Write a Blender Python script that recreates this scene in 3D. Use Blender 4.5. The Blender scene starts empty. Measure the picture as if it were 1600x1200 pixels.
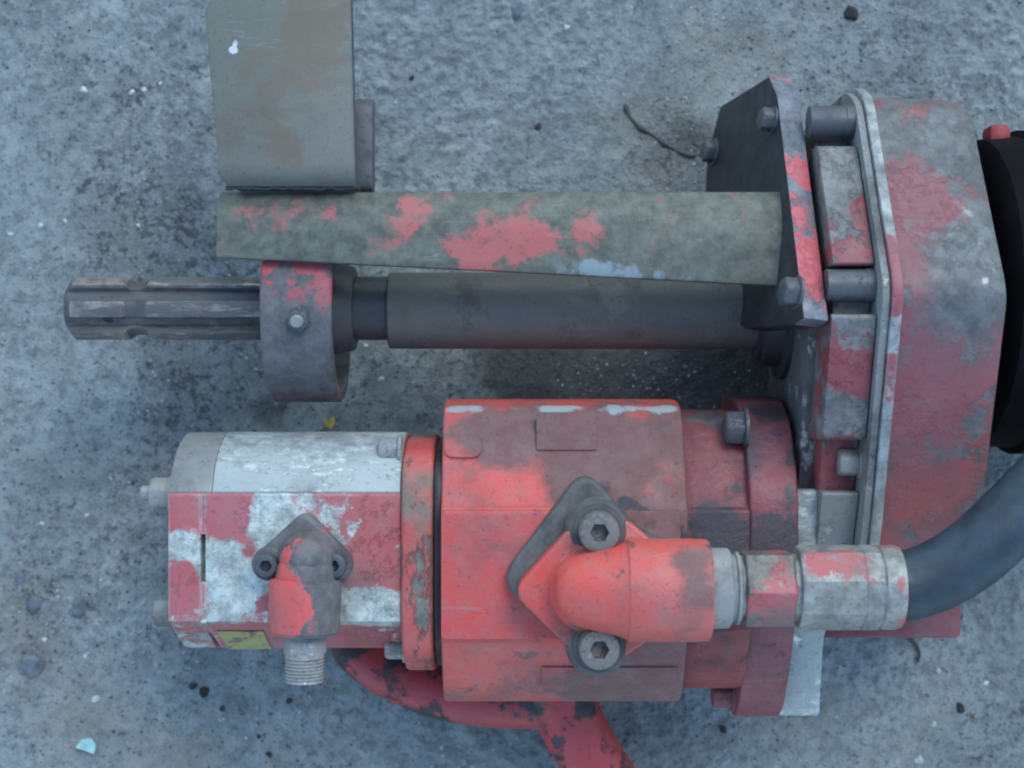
import bpy, bmesh, math, random
import numpy as np
from mathutils import Vector, Matrix

# ------------------------------------------------------------------ camera, light
S = bpy.context.scene
H = 0.95                       # camera height above the dirt
FPX = 2371.0                   # focal length in photograph pixels (1600 wide)
cam = bpy.data.cameras.new('camera')
cam.sensor_width = 36.0
cam.lens = 36.0 * FPX / 1600.0
cam.clip_start = 0.01
cam.clip_end = 100
cam.dof.use_dof = True
cam.dof.focus_distance = 0.79
cam.dof.aperture_fstop = 8.0
camo = bpy.data.objects.new('camera', cam)
S.collection.objects.link(camo)
camo.location = (0, 0, H)
S.camera = camo
S.render.resolution_x, S.render.resolution_y = 1024, 768

SUN_EL, SUN_AZ = 52.0, 62.0   # azimuth measured from +x towards +y
w = bpy.data.worlds.new('World')
S.world = w
w.use_nodes = True
wn = w.node_tree
wn.nodes.clear()
sky = wn.nodes.new('ShaderNodeTexSky')
sky.sky_type = 'NISHITA'
sky.sun_disc = False
sky.sun_elevation = math.radians(SUN_EL)
sky.sun_rotation = math.radians(90 - SUN_AZ)
sky.air_density = 1.1
sky.dust_density = 0.6
sky.ozone_density = 0.4
bgn = wn.nodes.new('ShaderNodeBackground')
bgn.inputs['Strength'].default_value = 0.15
wo = wn.nodes.new('ShaderNodeOutputWorld')
wn.links.new(sky.outputs[0], bgn.inputs[0])
wn.links.new(bgn.outputs[0], wo.inputs[0])

sl = bpy.data.lights.new('sun', 'SUN')
sl.energy = 0.6
sl.angle = math.radians(24)
sl.color = (1.0, 0.985, 0.96)
slo = bpy.data.objects.new('sun', sl)
S.collection.objects.link(slo)
el, az = math.radians(SUN_EL), math.radians(SUN_AZ)
sd = Vector((math.cos(el) * math.cos(az), math.cos(el) * math.sin(az), math.sin(el)))
slo.rotation_euler = sd.to_track_quat('Z', 'Y').to_euler()
slo.location = sd * 3

S.view_settings.view_transform = 'Standard'
S.view_settings.look = 'None'
S.view_settings.exposure = 1.18
S.view_settings.gamma = 1.0
S.view_settings.use_white_balance = True        # the camera's own cool, greenish balance
S.view_settings.white_balance_temperature = 6350
S.view_settings.white_balance_tint = 1
S.view_settings.use_curve_mapping = False
S.cycles.pixel_filter_type = 'BLACKMAN_HARRIS'
S.cycles.filter_width = 2.0
S.cycles.max_bounces = 6

random.seed(7)
rng = np.random.default_rng(11)
COL = S.collection

# ------------------------------------------------------------------ helpers
def PX(px, z): return (px - 800.0) * (H - z) / FPX
def PY(py, z): return (600.0 - py) * (H - z) / FPX
def P(px, py, z): return Vector((PX(px, z), PY(py, z), z))

def to_mesh(bm, name):
    bmesh.ops.remove_doubles(bm, verts=bm.verts, dist=1e-6)
    bmesh.ops.recalc_face_normals(bm, faces=bm.faces)
    me = bpy.data.meshes.new(name)
    bm.to_mesh(me)
    bm.free()
    return me

ORIG = {}
def link(name, bm, mat, parent=None, origin=None, smooth=35):
    me = to_mesh(bm, name)
    for p in me.polygons: p.use_smooth = True
    me.set_sharp_from_angle(angle=math.radians(smooth))
    if mat: me.materials.append(mat)
    co = np.empty(len(me.vertices) * 3)
    me.vertices.foreach_get('co', co)
    co = co.reshape(-1, 3)
    if origin is None:
        mn, mx = co.min(0), co.max(0)
        origin = Vector(((mn[0] + mx[0]) / 2, (mn[1] + mx[1]) / 2, mn[2]))
    co = co - np.array(origin)
    me.vertices.foreach_set('co', co.ravel())
    me.update()
    o = bpy.data.objects.new(name, me)
    COL.objects.link(o)
    po = ORIG[parent.name] if parent else Vector((0, 0, 0))
    o.location = Vector(origin) - po
    if parent: o.parent = parent
    ORIG[o.name] = Vector(origin)
    return o

def empty(name, loc, label, cat, group=None):
    o = bpy.data.objects.new(name, None)
    o.empty_display_size = 0.05
    COL.objects.link(o)
    o.location = loc
    ORIG[o.name] = Vector(loc)
    tag(o, label, cat, group)
    return o

def tag(o, label, cat, group=None):
    o['label'] = label
    o['category'] = cat
    if group: o['group'] = group
    return o

def bevel(bm, off, seg=2, ang=25):
    bmesh.ops.remove_doubles(bm, verts=bm.verts, dist=1e-6)
    bmesh.ops.recalc_face_normals(bm, faces=bm.faces)
    es = [e for e in bm.edges if len(e.link_faces) == 2 and e.calc_face_angle(0) > math.radians(ang)]
    if es and off > 0:
        bmesh.ops.bevel(bm, geom=es, offset=off, segments=seg, profile=0.5, affect='EDGES', clamp_overlap=True)
    return bm

def prism(pts, vec, bm=None):
    if bm is None: bm = bmesh.new()
    vec = Vector(vec)
    a = [bm.verts.new(p) for p in pts]
    b = [bm.verts.new(Vector(p) + vec) for p in pts]
    n = len(pts)
    bm.faces.new(a[::-1]); bm.faces.new(b)
    for i in range(n):
        bm.faces.new((a[i], a[(i + 1) % n], b[(i + 1) % n], b[i]))
    return bm

def prism_x(yz, x0, x1, bm=None):
    return prism([Vector((x0, y, z)) for y, z in yz], (x1 - x0, 0, 0), bm)

def prism_z(xy, z0, z1, bm=None):
    return prism([Vector((x, y, z0)) for x, y in xy], (0, 0, z1 - z0), bm)

def box(x0, x1, y0, y1, z0, z1, bm=None):
    return prism_z([(x0, y0), (x1, y0), (x1, y1), (x0, y1)], z0, z1, bm)

def rpoly(pts, r, seg=4):
    """round the corners of a 2D polygon"""
    out = []
    n = len(pts)
    for i in range(n):
        p0, p1, p2 = (Vector(pts[i - 1]), Vector(pts[i]), Vector(pts[(i + 1) % n]))
        rr = r[i] if isinstance(r, (list, tuple)) else r
        d0, d2 = p0 - p1, p2 - p1
        t = min(rr, d0.length * 0.48, d2.length * 0.48)
        if t < 1e-6: out.append(tuple(p1)); continue
        a, b = p1 + d0.normalized() * t, p1 + d2.normalized() * t
        for k in range(seg + 1):
            u = k / seg
            q = a * (1 - u) ** 2 + p1 * 2 * u * (1 - u) + b * u ** 2
            out.append((q.x, q.y))
    return out

def frame(d):
    d = Vector(d).normalized()
    u = Vector((0, 0, 1)) if abs(d.z) < 0.9 else Vector((0, 1, 0))
    s = d.cross(u).normalized()
    return d, s, s.cross(d).normalized()

def lathe(c, d, prof, n=32, bm=None, rot=0.0):
    """prof: list of (t, r) along d from c; closed where r = 0"""
    if bm is None: bm = bmesh.new()
    d, s, u = frame(d)
    c = Vector(c)
    rings = []
    for t, r in prof:
        if r <= 1e-7:
            rings.append([bm.verts.new(c + d * t)])
        else:
            rings.append([bm.verts.new(c + d * t + (s * math.cos(rot + 2 * math.pi * k / n) + u * math.sin(rot + 2 * math.pi * k / n)) * r) for k in range(n)])
    for A, B in zip(rings, rings[1:]):
        for k in range(n):
            k2 = (k + 1) % n
            if len(A) == 1 and len(B) == 1: continue
            if len(A) == 1: bm.faces.new((A[0], B[k2], B[k]))
            elif len(B) == 1: bm.faces.new((A[k], A[k2], B[0]))
            else: bm.faces.new((A[k], A[k2], B[k2], B[k]))
    if len(rings[0]) > 1: bm.faces.new(rings[0][::-1])
    if len(rings[-1]) > 1: bm.faces.new(rings[-1])
    return bm

def hexhead(c, d, r, h, rot=0.0, stud=0.0, chamf=0.12):
    """hexagon bolt head, chamfered on its outer end; optional stud beyond"""
    bm = bmesh.new()
    prof = [(0, r), (h * 0.86, r), (h, r * 0.88)]
    lathe(c, d, prof + [(h, 0.0)], 6, bm, rot)
    bevel(bm, r * 0.07, 1, 20)
    if stud: lathe(Vector(c) + Vector(d).normalized() * (h * 0.9), d, [(0, r * .5), (stud * .85, r * .5), (stud, r * .4), (stud, 0)], 14, bm)
    lathe(Vector(c), d, [(-0.0004, r * 1.12), (h * .1, r * 1.12), (h * .14, r * 1.04), (h * .14, 0)], 20, bm)
    return bm

def capscrew(c, d, r, h, rs, depth):
    """socket head cap screw: round head with an open hexagon socket"""
    bm = bmesh.new()
    dd, s, u = frame(d)
    c = Vector(c)
    n = 36
    def ring(t, rr): return [bm.verts.new(c + dd * t + (s * math.cos(2 * math.pi * k / n) + u * math.sin(2 * math.pi * k / n)) * rr) for k in range(n)]
    def hexr(a, R):   # radius of a hexagon at angle a
        a = (a % (math.pi / 3)) - math.pi / 6
        return R * math.cos(math.pi / 6) / math.cos(a)
    def hring(t, R): return [bm.verts.new(c + dd * t + (s * math.cos(2 * math.pi * k / n) + u * math.sin(2 * math.pi * k / n)) * hexr(2 * math.pi * k / n, R)) for k in range(n)]
    R = [ring(0, r), ring(h * .88, r), ring(h * .97, r * .95), ring(h, r * .88), hring(h, rs * 1.06), hring(h - .0006, rs), hring(h - depth, rs)]
    for A, B in zip(R, R[1:]):
        for k in range(n):
            bm.faces.new((A[k], A[(k + 1) % n], B[(k + 1) % n], B[k]))
    bm.faces.new(R[0][::-1]); bm.faces.new(R[-1])
    return bm

def tube(path, radii, n=20, bm=None, flat=1.0, cap=True):
    if bm is None: bm = bmesh.new()
    pts = [Vector(p) for p in path]
    if not isinstance(radii, (list, tuple)): radii = [radii] * len(pts)
    rings = []
    for i, p in enumerate(pts):
        t = (pts[min(i + 1, len(pts) - 1)] - pts[max(i - 1, 0)]).normalized()
        s = t.cross(Vector((0, 0, 1))).normalized()
        u = s.cross(t).normalized()
        rings.append([bm.verts.new(p + (s * math.cos(2 * math.pi * k / n) + u * math.sin(2 * math.pi * k / n) * flat) * radii[i]) for k in range(n)])
    for A, B in zip(rings, rings[1:]):
        for k in range(n): bm.faces.new((A[k], A[(k + 1) % n], B[(k + 1) % n], B[k]))
    if cap: bm.faces.new(rings[0][::-1]); bm.faces.new(rings[-1])
    return bm

def spline(pts, m=8):
    """Catmull-Rom through points"""
    P_ = [Vector(p) for p in pts]
    P_ = [P_[0] * 2 - P_[1]] + P_ + [P_[-1] * 2 - P_[-2]]
    out = []
    for i in range(1, len(P_) - 2):
        for k in range(m):
            t = k / m
            a, b, c, d = P_[i - 1], P_[i], P_[i + 1], P_[i + 2]
            out.append(0.5 * ((2 * b) + (c - a) * t + (2 * a - 5 * b + 4 * c - d) * t * t + (3 * b - a - 3 * c + d) * t ** 3))
    out.append(P_[-2])
    return out

# ------------------------------------------------------------------ materials
class NT:
    def __init__(self, name):
        self.m = bpy.data.materials.new(name)
        self.m.use_nodes = True
        self.t = self.m.node_tree
        self.t.nodes.clear()
        self.out = self.n('ShaderNodeOutputMaterial')
        self.b = self.n('ShaderNodeBsdfPrincipled')
        self.l(self.b.outputs[0], self.out.inputs[0])
        self.pos = self.n('ShaderNodeNewGeometry').outputs['Position']
    def n(self, t): return self.t.nodes.new(t)
    def l(self, a, b): self.t.links.new(a, b)
    def put(self, sock, v):
        if hasattr(v, 'is_linked') or hasattr(v, 'links'): self.l(v, sock)
        else: sock.default_value = v
    def noise(self, scale, detail=5, rough=.6, off=0.0, stretch=None, dist=0.0):
        v = self.pos
        mp = self.n('ShaderNodeMapping')
        mp.inputs['Location'].default_value = (off * 1.37, off * .71, off * .53)
        if stretch: mp.inputs['Scale'].default_value = stretch
        self.l(v, mp.inputs[0])
        n = self.n('ShaderNodeTexNoise')
        n.inputs['Scale'].default_value = scale
        n.inputs['Detail'].default_value = detail
        n.inputs['Roughness'].default_value = rough
        n.inputs['Distortion'].default_value = dist
        self.l(mp.outputs[0], n.inputs['Vector'])
        return n.outputs[0]
    def vor(self, scale, feature='F1', off=0.0):
        mp = self.n('ShaderNodeMapping')
        mp.inputs['Location'].default_value = (off, off * .7, off * .3)
        self.l(self.pos, mp.inputs[0])
        n = self.n('ShaderNodeTexVoronoi')
        n.feature = feature
        n.inputs['Scale'].default_value = scale
        self.l(mp.outputs[0], n.inputs['Vector'])
        return n
    def ramp(self, v, lo, hi, a=0.0, b=1.0):
        n = self.n('ShaderNodeMapRange')
        n.interpolation_type = 'SMOOTHSTEP'
        self.put(n.inputs['Value'], v)
        n.inputs['From Min'].default_value = lo
        n.inputs['From Max'].default_value = hi
        n.inputs['To Min'].default_value = a
        n.inputs['To Max'].default_value = b
        return n.outputs[0]
    def math(self, op, a, b=0.0, clamp=False):
        n = self.n('ShaderNodeMath')
        n.operation = op
        n.use_clamp = clamp
        self.put(n.inputs[0], a); self.put(n.inputs[1], b)
        return n.outputs[0]
    def mix(self, f, a, b):
        n = self.n('ShaderNodeMix')
        n.data_type = 'RGBA'
        self.put(n.inputs[0], f)
        for s, v in ((n.inputs[6], a), (n.inputs[7], b)):
            if isinstance(v, (tuple, list)): v = (*v[:3], 1.0)
            self.put(s, v)
        return n.outputs[2]
    def mixf(self, f, a, b):
        n = self.n('ShaderNodeMix')
        self.put(n.inputs[0], f); self.put(n.inputs[2], a); self.put(n.inputs[3], b)
        return n.outputs[0]
    def spots(self, spots, wobble):
        """sum of soft blobs at given places (paint lost or left there); wobble breaks their outline"""
        tot = None
        for c, r, amt in spots:
            d = self.n('ShaderNodeVectorMath'); d.operation = 'DISTANCE'
            self.l(self.pos, d.inputs[0]); d.inputs[1].default_value = c
            dd = self.math('ADD', d.outputs['Value'], self.math('MULTIPLY', self.math('SUBTRACT', wobble, .5), r * 1.8))
            v = self.ramp(dd, r * .15, r * 1.45, amt, 0.0)
            tot = v if tot is None else self.math('ADD', tot, v)
        return tot
    def edge(self, radius):
        """1 on sharp convex/concave edges, from the rounded normal"""
        b = self.n('ShaderNodeBevel'); b.samples = 3
        b.inputs['Radius'].default_value = radius
        g = self.n('ShaderNodeNewGeometry')
        d = self.n('ShaderNodeVectorMath'); d.operation = 'DOT_PRODUCT'
        self.l(b.outputs[0], d.inputs[0]); self.l(g.outputs['Normal'], d.inputs[1])
        return self.ramp(d.outputs['Value'], .97, .80, 0.0, 1.0)
    def bump(self, h, dist, strength=1.0, prev=None):
        b = self.n('ShaderNodeBump')
        b.inputs['Distance'].default_value = dist
        b.inputs['Strength'].default_value = strength
        self.put(b.inputs['Height'], h)
        if prev is not None: self.l(prev, b.inputs['Normal'])
        return b.outputs[0]

def painted(name, paint, bare, chip=.35, cscale=45, grime=.35, gcol=(.13, .125, .115), seed=0.0, wear=.5,
            spots=None, dirt_spots=None, bare_metal=.0, rough=(.45, .5), paint2=None, gscale=18, bumpd=.0004, stretch=None, edge_r=.0022, paint_spots=None, dust=.20, soft=.035, nick=.0, layers=None):
    """worn paint: chips to the bare metal, worn edges, dried grime"""
    t = NT(name)
    fine = t.noise(cscale, 7, .68, seed, stretch)
    big = t.noise(cscale * .28, 4, .55, seed + 3.1, stretch)
    micro = t.noise(cscale * 3.6, 6, .74, seed + 6.6, stretch)
    v = t.math('ADD', t.math('MULTIPLY', fine, .46), t.math('ADD', t.math('MULTIPLY', big, .30), t.math('MULTIPLY', micro, .24)))
    v = t.math('ADD', t.math('MULTIPLY', t.math('SUBTRACT', v, .5), 1.55), .5)
    flat = v
    if wear >= .5: v = t.math('ADD', v, t.math('MULTIPLY', t.edge(edge_r), wear * .22))
    if spots: v = t.math('ADD', v, t.spots(spots, fine))
    if paint_spots: v = t.math('SUBTRACT', v, t.spots(paint_spots, fine))
    th = .80 - chip * .60
    mask = t.ramp(v, th - soft, th + soft)
    mask0 = t.ramp(flat, th - .03, th + .03)
    # paint body, faded in patches
    fade = t.ramp(t.noise(9, 5, .6, seed + 8), .35, .7)
    p2 = paint2 or tuple(c * .72 + .05 for c in paint)
    pc = t.mix(fade, paint, p2)
    bv = t.ramp(t.noise(cscale * 2.2, 8, .7, seed + 5), .3, .72)
    bc = t.mix(bv, tuple(c * .5 for c in bare), tuple(min(1, c * 1.25) for c in bare))
    col = t.mix(mask, pc, bc)
    if nick:
        nk = t.math('ADD', t.math('MULTIPLY', t.noise(cscale * 2.4, 7, .72, seed + 19), .6), t.math('MULTIPLY', t.noise(14, 3, .5, seed + 23), .4))
        col = t.mix(t.ramp(nk, .60, .63, 0, nick), col, (.062, .055, .055))
    if nick:
        sn = t.noise(9, 2, .5, seed + 27, (1.0, 9.0, 7.0))
        sl_ = t.math('MULTIPLY', t.ramp(t.math('ABSOLUTE', t.math('SUBTRACT', sn, .5)), .002, .008, 1.0, 0.0), t.ramp(t.noise(26, 4, .6, seed + 29), .54, .62, 0, .38))
        col = t.mix(sl_, col, (.27, .26, .255))
    # grime: soft dusty film and dark specks
    g1 = t.noise(gscale, 7, .62, seed + 12)
    if dirt_spots: g1 = t.math('ADD', g1, t.spots(dirt_spots, fine))
    gm = t.ramp(g1, .68 - grime * .5, .86 - grime * .42, 0.0, .88)
    gc = t.mix(t.noise(60, 6, .7, seed + 2), tuple(c * .55 for c in gcol), tuple(c * 1.45 for c in gcol))
    col = t.mix(gm, col, gc)
    dm = t.ramp(t.noise(75, 8, .72, seed + 15), .36, .70, 0.0, dust)
    col = t.mix(dm, col, (.235, .20, .195))
    sp = t.ramp(t.noise(420, 3, .6, seed + 6), .60, .70, 0.0, .45)
    col = t.mix(sp, col, tuple(c * .4 for c in gcol))
    for lc, lsp in (layers or []):
        lv = t.math('ADD', t.spots(lsp, fine), t.math('MULTIPLY', t.math('SUBTRACT', micro, .5), .9))
        lm = t.ramp(lv, .34, .66, 0, .92)
        col = t.mix(lm, col, lc)
    t.put(t.b.inputs['Base Color'], col)
    met = t.math('MULTIPLY', mask, t.math('MULTIPLY', t.math('SUBTRACT', 1.0, gm), bare_metal))
    t.put(t.b.inputs['Metallic'], met)
    r = t.mixf(mask, rough[0], rough[1])
    r = t.mixf(gm, r, .85)
    t.put(t.b.inputs['Roughness'], t.math('ADD', r, t.ramp(t.noise(90, 5, .6, seed + 9), .3, .7, -.08, .12)))
    h = t.math('ADD', t.math('MULTIPLY', mask0, -.6), t.math('ADD', t.math('MULTIPLY', t.noise(330, 5, .66, seed + 1), .6), t.math('MULTIPLY', t.noise(40, 4, .6, seed + 4), .9)))
    t.put(t.b.inputs['Normal'], t.bump(h, bumpd, .9))
    return t.m

RED = (.64, .058, .042)
REDF = (.52, .11, .10)
DRED = (.30, .045, .045)
ALU = (.40, .43, .43)
STEEL = (.115, .115, .12)
OLIVE = (.145, .140, .120)

def W(px, py, z): return tuple(P(px, py, z))
def SP(lst): return [(W(a, b, z), r * .00033, amt) for a, b, z, r, amt in lst]

M_pump = painted('red_pump_paint', RED, (.17, .165, .155), chip=.20, cscale=34, dust=.3, soft=.06, grime=.44, nick=.8, gcol=(.125, .082, .076), bumpd=.0010, seed=1.2, paint2=(.46, .09, .085),
                 dirt_spots=SP([(760, 690, .15, 60, .2), (1010, 700, .15, 110, .26), (850, 680, .15, 90, .18), (1000, 1045, .15, 120, .3), (960, 780, .16, 80, .18), (1040, 880, .16, 70, .3), (1060, 830, .16, 60, .4)]),
                 paint_spots=SP([(760, 930, .172, 90, .3), (730, 860, .172, 40, .2), (740, 745, .155, 50, .2), (1000, 810, .15, 40, .1)]), 
                 layers=[((.34, .39, .40), SP([(x, 629 + (x % 40) * .25, .138, 22, a * .66) for x, a in ((705, .8), (725, .85), (748, .75), (800, .5), (850, .8), (872, .9), (895, .85), (920, .5), (950, .6), (975, .9), (1000, .95), (1025, .95), (1048, .9))])),
                         ((.046, .048, .060), SP([(890, 745, .165, 18, .5), (945, 755, .165, 22, .65), (840, 800, .170, 16, .5), (790, 870, .170, 14, .5), (800, 950, .170, 14, .45), (1080, 760, .150, 20, .5), (1078, 700, .145, 16, .45), (1078, 850, .160, 26, .7), (990, 800, .165, 22, .7), (1010, 815, .165, 26, .85), (1040, 828, .163, 26, .85), (1065, 838, .163, 26, .8), (975, 785, .165, 16, .6)]))])  # dark outline round the port base: its shadow painted in together with grime
M_pumpedge = painted('red_pump_pad_paint', RED, (.2, .2, .19), chip=.12, cscale=60, grime=.36, gcol=(.17, .155, .135), seed=4.4, paint2=REDF)
M_neck = painted('dark_red_neck_paint', (.25, .034, .038), (.10, .10, .11), chip=.25, cscale=50, grime=.46, gcol=(.055, .048, .05), bumpd=.0010, seed=9.2, nick=.8, dust=.12, paint2=(.16, .04, .048),
                 layers=[((.045, .042, .050), SP([(1100, 825, .155, 50, .7), (1140, 830, .155, 50, .75), (1120, 1010, .13, 40, .6), (1150, 1050, .12, 30, .6), (1150, 760, .155, 22, .5), (1150, 720, .15, 18, .55), (1100, 632, .13, 30, .6), (1140, 635, .13, 30, .6), (1130, 700, .14, 16, .4)]))],
                 spots=SP([(1120, 845, .15, 90, .2), (1110, 640, .13, 60, .2)]))
M_flange = painted('faded_red_flange_paint', (.235, .048, .056), (.10, .10, .12), chip=.24, cscale=55, grime=.38, gcol=(.07, .058, .068), bumpd=.0010, seed=14.0, nick=.8, dust=.14, paint2=(.155, .05, .068),
                   layers=[((.05, .045, .055), SP([(1200, 640, .13, 50, .75), (1235, 680, .15, 26, .55), (1238, 760, .16, 22, .5), (1200, 835, .16, 60, .75), (1235, 840, .16, 40, .7), (1235, 720, .155, 26, .6), (1200, 1000, .13, 40, .55), (1180, 720, .15, 16, .4)]))])
M_gearflange = painted('red_end_plate_paint', (.52, .062, .055), (.16, .17, .14), chip=.36, cscale=55, grime=.48, gcol=(.13, .14, .105), bumpd=.0010, seed=21.0, nick=.6, paint2=(.48, .13, .12), dust=.3, soft=.06, stretch=(2.2, .6, 1))
M_gp = painted('gear_pump_paint', (.38, .078, .080), (.55, .60, .56), chip=.40, cscale=58, grime=.26, nick=.3, gcol=(.12, .125, .115), seed=31.0, wear=1.0, bare_metal=.3, rough=(.5, .42), paint2=(.40, .12, .14), bumpd=.0006, soft=.05, dust=.28,
               spots=SP([(345, 880, .162, 40, .24), (430, 830, .162, 60, .22), (540, 830, .162, 45, .2), (385, 930, .162, 70, .2), (590, 950, .162, 45, .3), (540, 950, .162, 40, .28), (285, 850, .162, 26, .2), (420, 780, .162, 30, .16)]),
               paint_spots=SP([(590, 860, .162, 70, .32), (360, 800, .162, 40, .28), (600, 800, .162, 40, .25), (388, 860, .162, 20, .2), (290, 920, .162, 30, .25), (420, 940, .162, 20, .2), (400, 1000, .14, 60, .2), (550, 1000, .14, 80, .2)]))
M_alu = painted('dirty_cast_aluminium', (.37, .405, .395), (.58, .62, .60), chip=.45, cscale=55, grime=.24, nick=.35, gcol=(.12, .125, .12), seed=41.0, wear=.3, bare_metal=.4, rough=(.48, .4), paint2=(.33, .36, .355), stretch=(.5, 1.4, 1.4))
M_alu2 = painted('grey_cast_aluminium', (.20, .205, .20), (.36, .38, .365), chip=.38, cscale=90, grime=.42, gcol=(.075, .072, .068), seed=47.0, wear=.7, bare_metal=.35, rough=(.5, .42), paint2=(.21, .215, .21))
M_grit = painted('gritty_gasket_face', (.07, .068, .072), (.38, .38, .35), chip=.42, cscale=150, stretch=(1.6, .6, .6), grime=.30, gcol=(.05, .05, .055), seed=52.0, wear=.2, rough=(.7, .7))
M_gear = painted('gearbox_paint', (.28, .060, .068), (.130, .140, .142), chip=.50, cscale=46, grime=.34, nick=.6, gcol=(.085, .082, .085), seed=61.0, wear=.9, bare_metal=.1, rough=(.55, .5), paint2=(.19, .068, .078), bumpd=.0004, soft=.075, dust=.18,
                 spots=SP([(1500, 230, .17, 70, .16), (1530, 400, .2, 70, .18), (1400, 560, .2, 30, .12), (1500, 480, .2, 70, .12)]),
                 paint_spots=SP([(1435, 300, .19, 75, .22), (1440, 230, .18, 50, .14), (1450, 640, .2, 90, .16), (1440, 760, .18, 70, .18)]),
                 layers=[((.42, .45, .45), SP([(1460, 176, .165, 20, .7), (1490, 178, .165, 20, .65), (1512, 330, .19, 16, .55), (1545, 330, .19, 20, .5), (1560, 420, .21, 16, .7), (1540, 440, .21, 12, .6), (1530, 370, .2, 18, .5), (1535, 250, .18, 14, .45), (1568, 520, .21, 10, .6), (1560, 600, .2, 10, .6), (1540, 700, .19, 10, .6), (1500, 445, .215, 10, .6)])),
                         ((.80, .82, .82), SP([(1435, 355, .2, 7, 1.0), (1433, 281, .19, 5, .9), (1450, 642, .2, 5, .9), (1456, 635, .2, 5, .9), (1462, 628, .2, 5, .9)])),
                         ((.66, .07, .05), SP([(1435, 474, .214, 8, .9), (1446, 482, .214, 8, 1.0), (1457, 490, .214, 7, .95)]))])
M_rim = painted('worn_rim_edge', (.30, .055, .06), (.36, .385, .38), chip=.55, cscale=40, grime=.26, nick=.5, gcol=(.08, .075, .08), seed=67.0, wear=.8, bare_metal=.3, rough=(.5, .42), paint2=(.26, .08, .1),
                paint_spots=SP([(1395, 430, .21, 45, .5), (1385, 390, .21, 30, .3)]), spots=SP([(1355, 200, .18, 70, .3), (1370, 300, .19, 60, .2), (1360, 700, .18, 80, .2)]))
M_block = painted('gearbox_front_paint', (.28, .05, .055), (.19, .19, .187), chip=.50, cscale=40, grime=.28, nick=.7, gcol=(.07, .065, .07), seed=71.0, wear=.5, rough=(.5, .5), paint2=(.21, .06, .068), bumpd=.0007,
                  spots=SP([(1310, 330, .17, 60, .2), (1300, 260, .17, 50, .2), (1320, 640, .19, 36, .3), (1350, 530, .19, 30, .22)]), paint_spots=SP([(1350, 330, .18, 30, .25), (1330, 580, .19, 45, .3), (1305, 560, .19, 25, .3)]))
M_plate = painted('dark_steel_plate', (.2, .035, .04), (.024, .024, .030), chip=.98, cscale=35, grime=.18, gcol=(.034, .032, .032), dust=0.03, seed=81.0, wear=0, rough=(.55, .5))
M_platedge = painted('red_and_steel_plate_edge', (.50, .06, .06), (.16, .17, .20), chip=.52, cscale=48, grime=.2, gcol=(.13, .12, .12), dust=0.08, seed=87.0, wear=0, rough=(.5, .5), paint2=(.5, .1, .12),
                     spots=SP([(1225, 180, .14, 75, .3), (1270, 495, .2, 16, .2)]), paint_spots=SP([(1258, 285, .16, 28, .16), (1275, 400, .19, 45, .14)]))
M_bar = painted('olive_bracket_bar_paint', (.39, .092, .085), (.108, .118, .092), chip=.78, cscale=52, grime=.24, gcol=(.095, .088, .076), seed=93.0, wear=.6, rough=(.55, .6), paint2=(.27, .12, .105), soft=.09, nick=.6, dust=.16,
                paint_spots=SP([(655, 317, .153, 44, .18), (620, 317, .153, 30, .14), (700, 317, .153, 30, .12), (712, 380, .153, 26, .2), (730, 398, .153, 26, .22), (755, 410, .153, 36, .22), (805, 365, .153, 60, .2), (850, 375, .153, 40, .18), (920, 365, .153, 36, .24), (1042, 376, .153, 18, .3), (932, 408, .153, 16, .3), (385, 325, .153, 30, .14), (480, 350, .153, 40, .07), (508, 325, .153, 22, .12), (600, 375, .153, 45, .12), (440, 340, .153, 30, .08)]),
                layers=[((.21, .26, .285), SP([(875, 419, .160, 22, .55), (910, 422, .160, 22, .62), (945, 424, .160, 26, .7), (985, 427, .160, 22, .62), (1030, 430, .160, 22, .5), (1075, 432, .160, 20, .52), (1110, 436, .160, 18, .5)]))])
M_olive = painted('olive_steel_plate', (.150, .148, .125), (.070, .062, .055), chip=.22, cscale=40, grime=.40, gcol=(.118, .108, .088), seed=101.0, wear=1.0, rough=(.6, .6), paint2=(.115, .125, .098), bumpd=.0004, soft=.08, nick=.55, dust=.15, edge_r=.003,
                  layers=[((.142, .112, .082), SP([(360, 160, .16, 50, .38), (420, 110, .16, 60, .40), (480, 60, .16, 90, .36), (530, 130, .16, 50, .36), (450, 240, .16, 40, .40), (360, 250, .16, 30, .38), (500, 10, .16, 70, .38), (440, 200, .16, 60, .40)])),
                          ((.55, .58, .60), SP([(364, 78, .16, 8, .8), (368, 66, .16, 5, .6)]))])
M_shaft = painted('oily_dark_steel', (.042, .044, .052), (.12, .105, .10), chip=.42, cscale=45, grime=.25, gcol=(.070, .052, .042), dust=0.03, seed=111.0, wear=.8, bare_metal=.6, rough=(.42, .35), stretch=(.35, 1.5, 1.5), edge_r=.001, layers=[((.004, .004, .004), SP([(166, 497, .1086, 10, 1.1), (173, 502, .1080, 7, .9)]))])  # black layer spots paint in the dark inside of a small hole
M_tooth = painted('worn_tooth_steel', (.085, .082, .085), (.30, .27, .25), chip=.46, cscale=50, dust=.05, grime=.22, gcol=(.085, .062, .048), seed=113.0, wear=1.0, bare_metal=.6, rough=(.4, .33), stretch=(.35, 1.5, 1.5), edge_r=.0008)
M_sleeve = painted('dull_dark_sleeve', (.145, .125, .100), (.16, .140, .112), chip=.4, cscale=25, grime=.45, gcol=(.10, .094, .076), dust=.08, seed=117.0, wear=.1, rough=(.5, .55), paint2=(.10, .097, .090))
M_dark = painted('black_greasy_metal', (.022, .023, .028), (.05, .045, .045), chip=.3, cscale=50, grime=.25, gcol=(.035, .032, .03), dust=0.03, seed=121.0, wear=.3, rough=(.45, .5))
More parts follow.
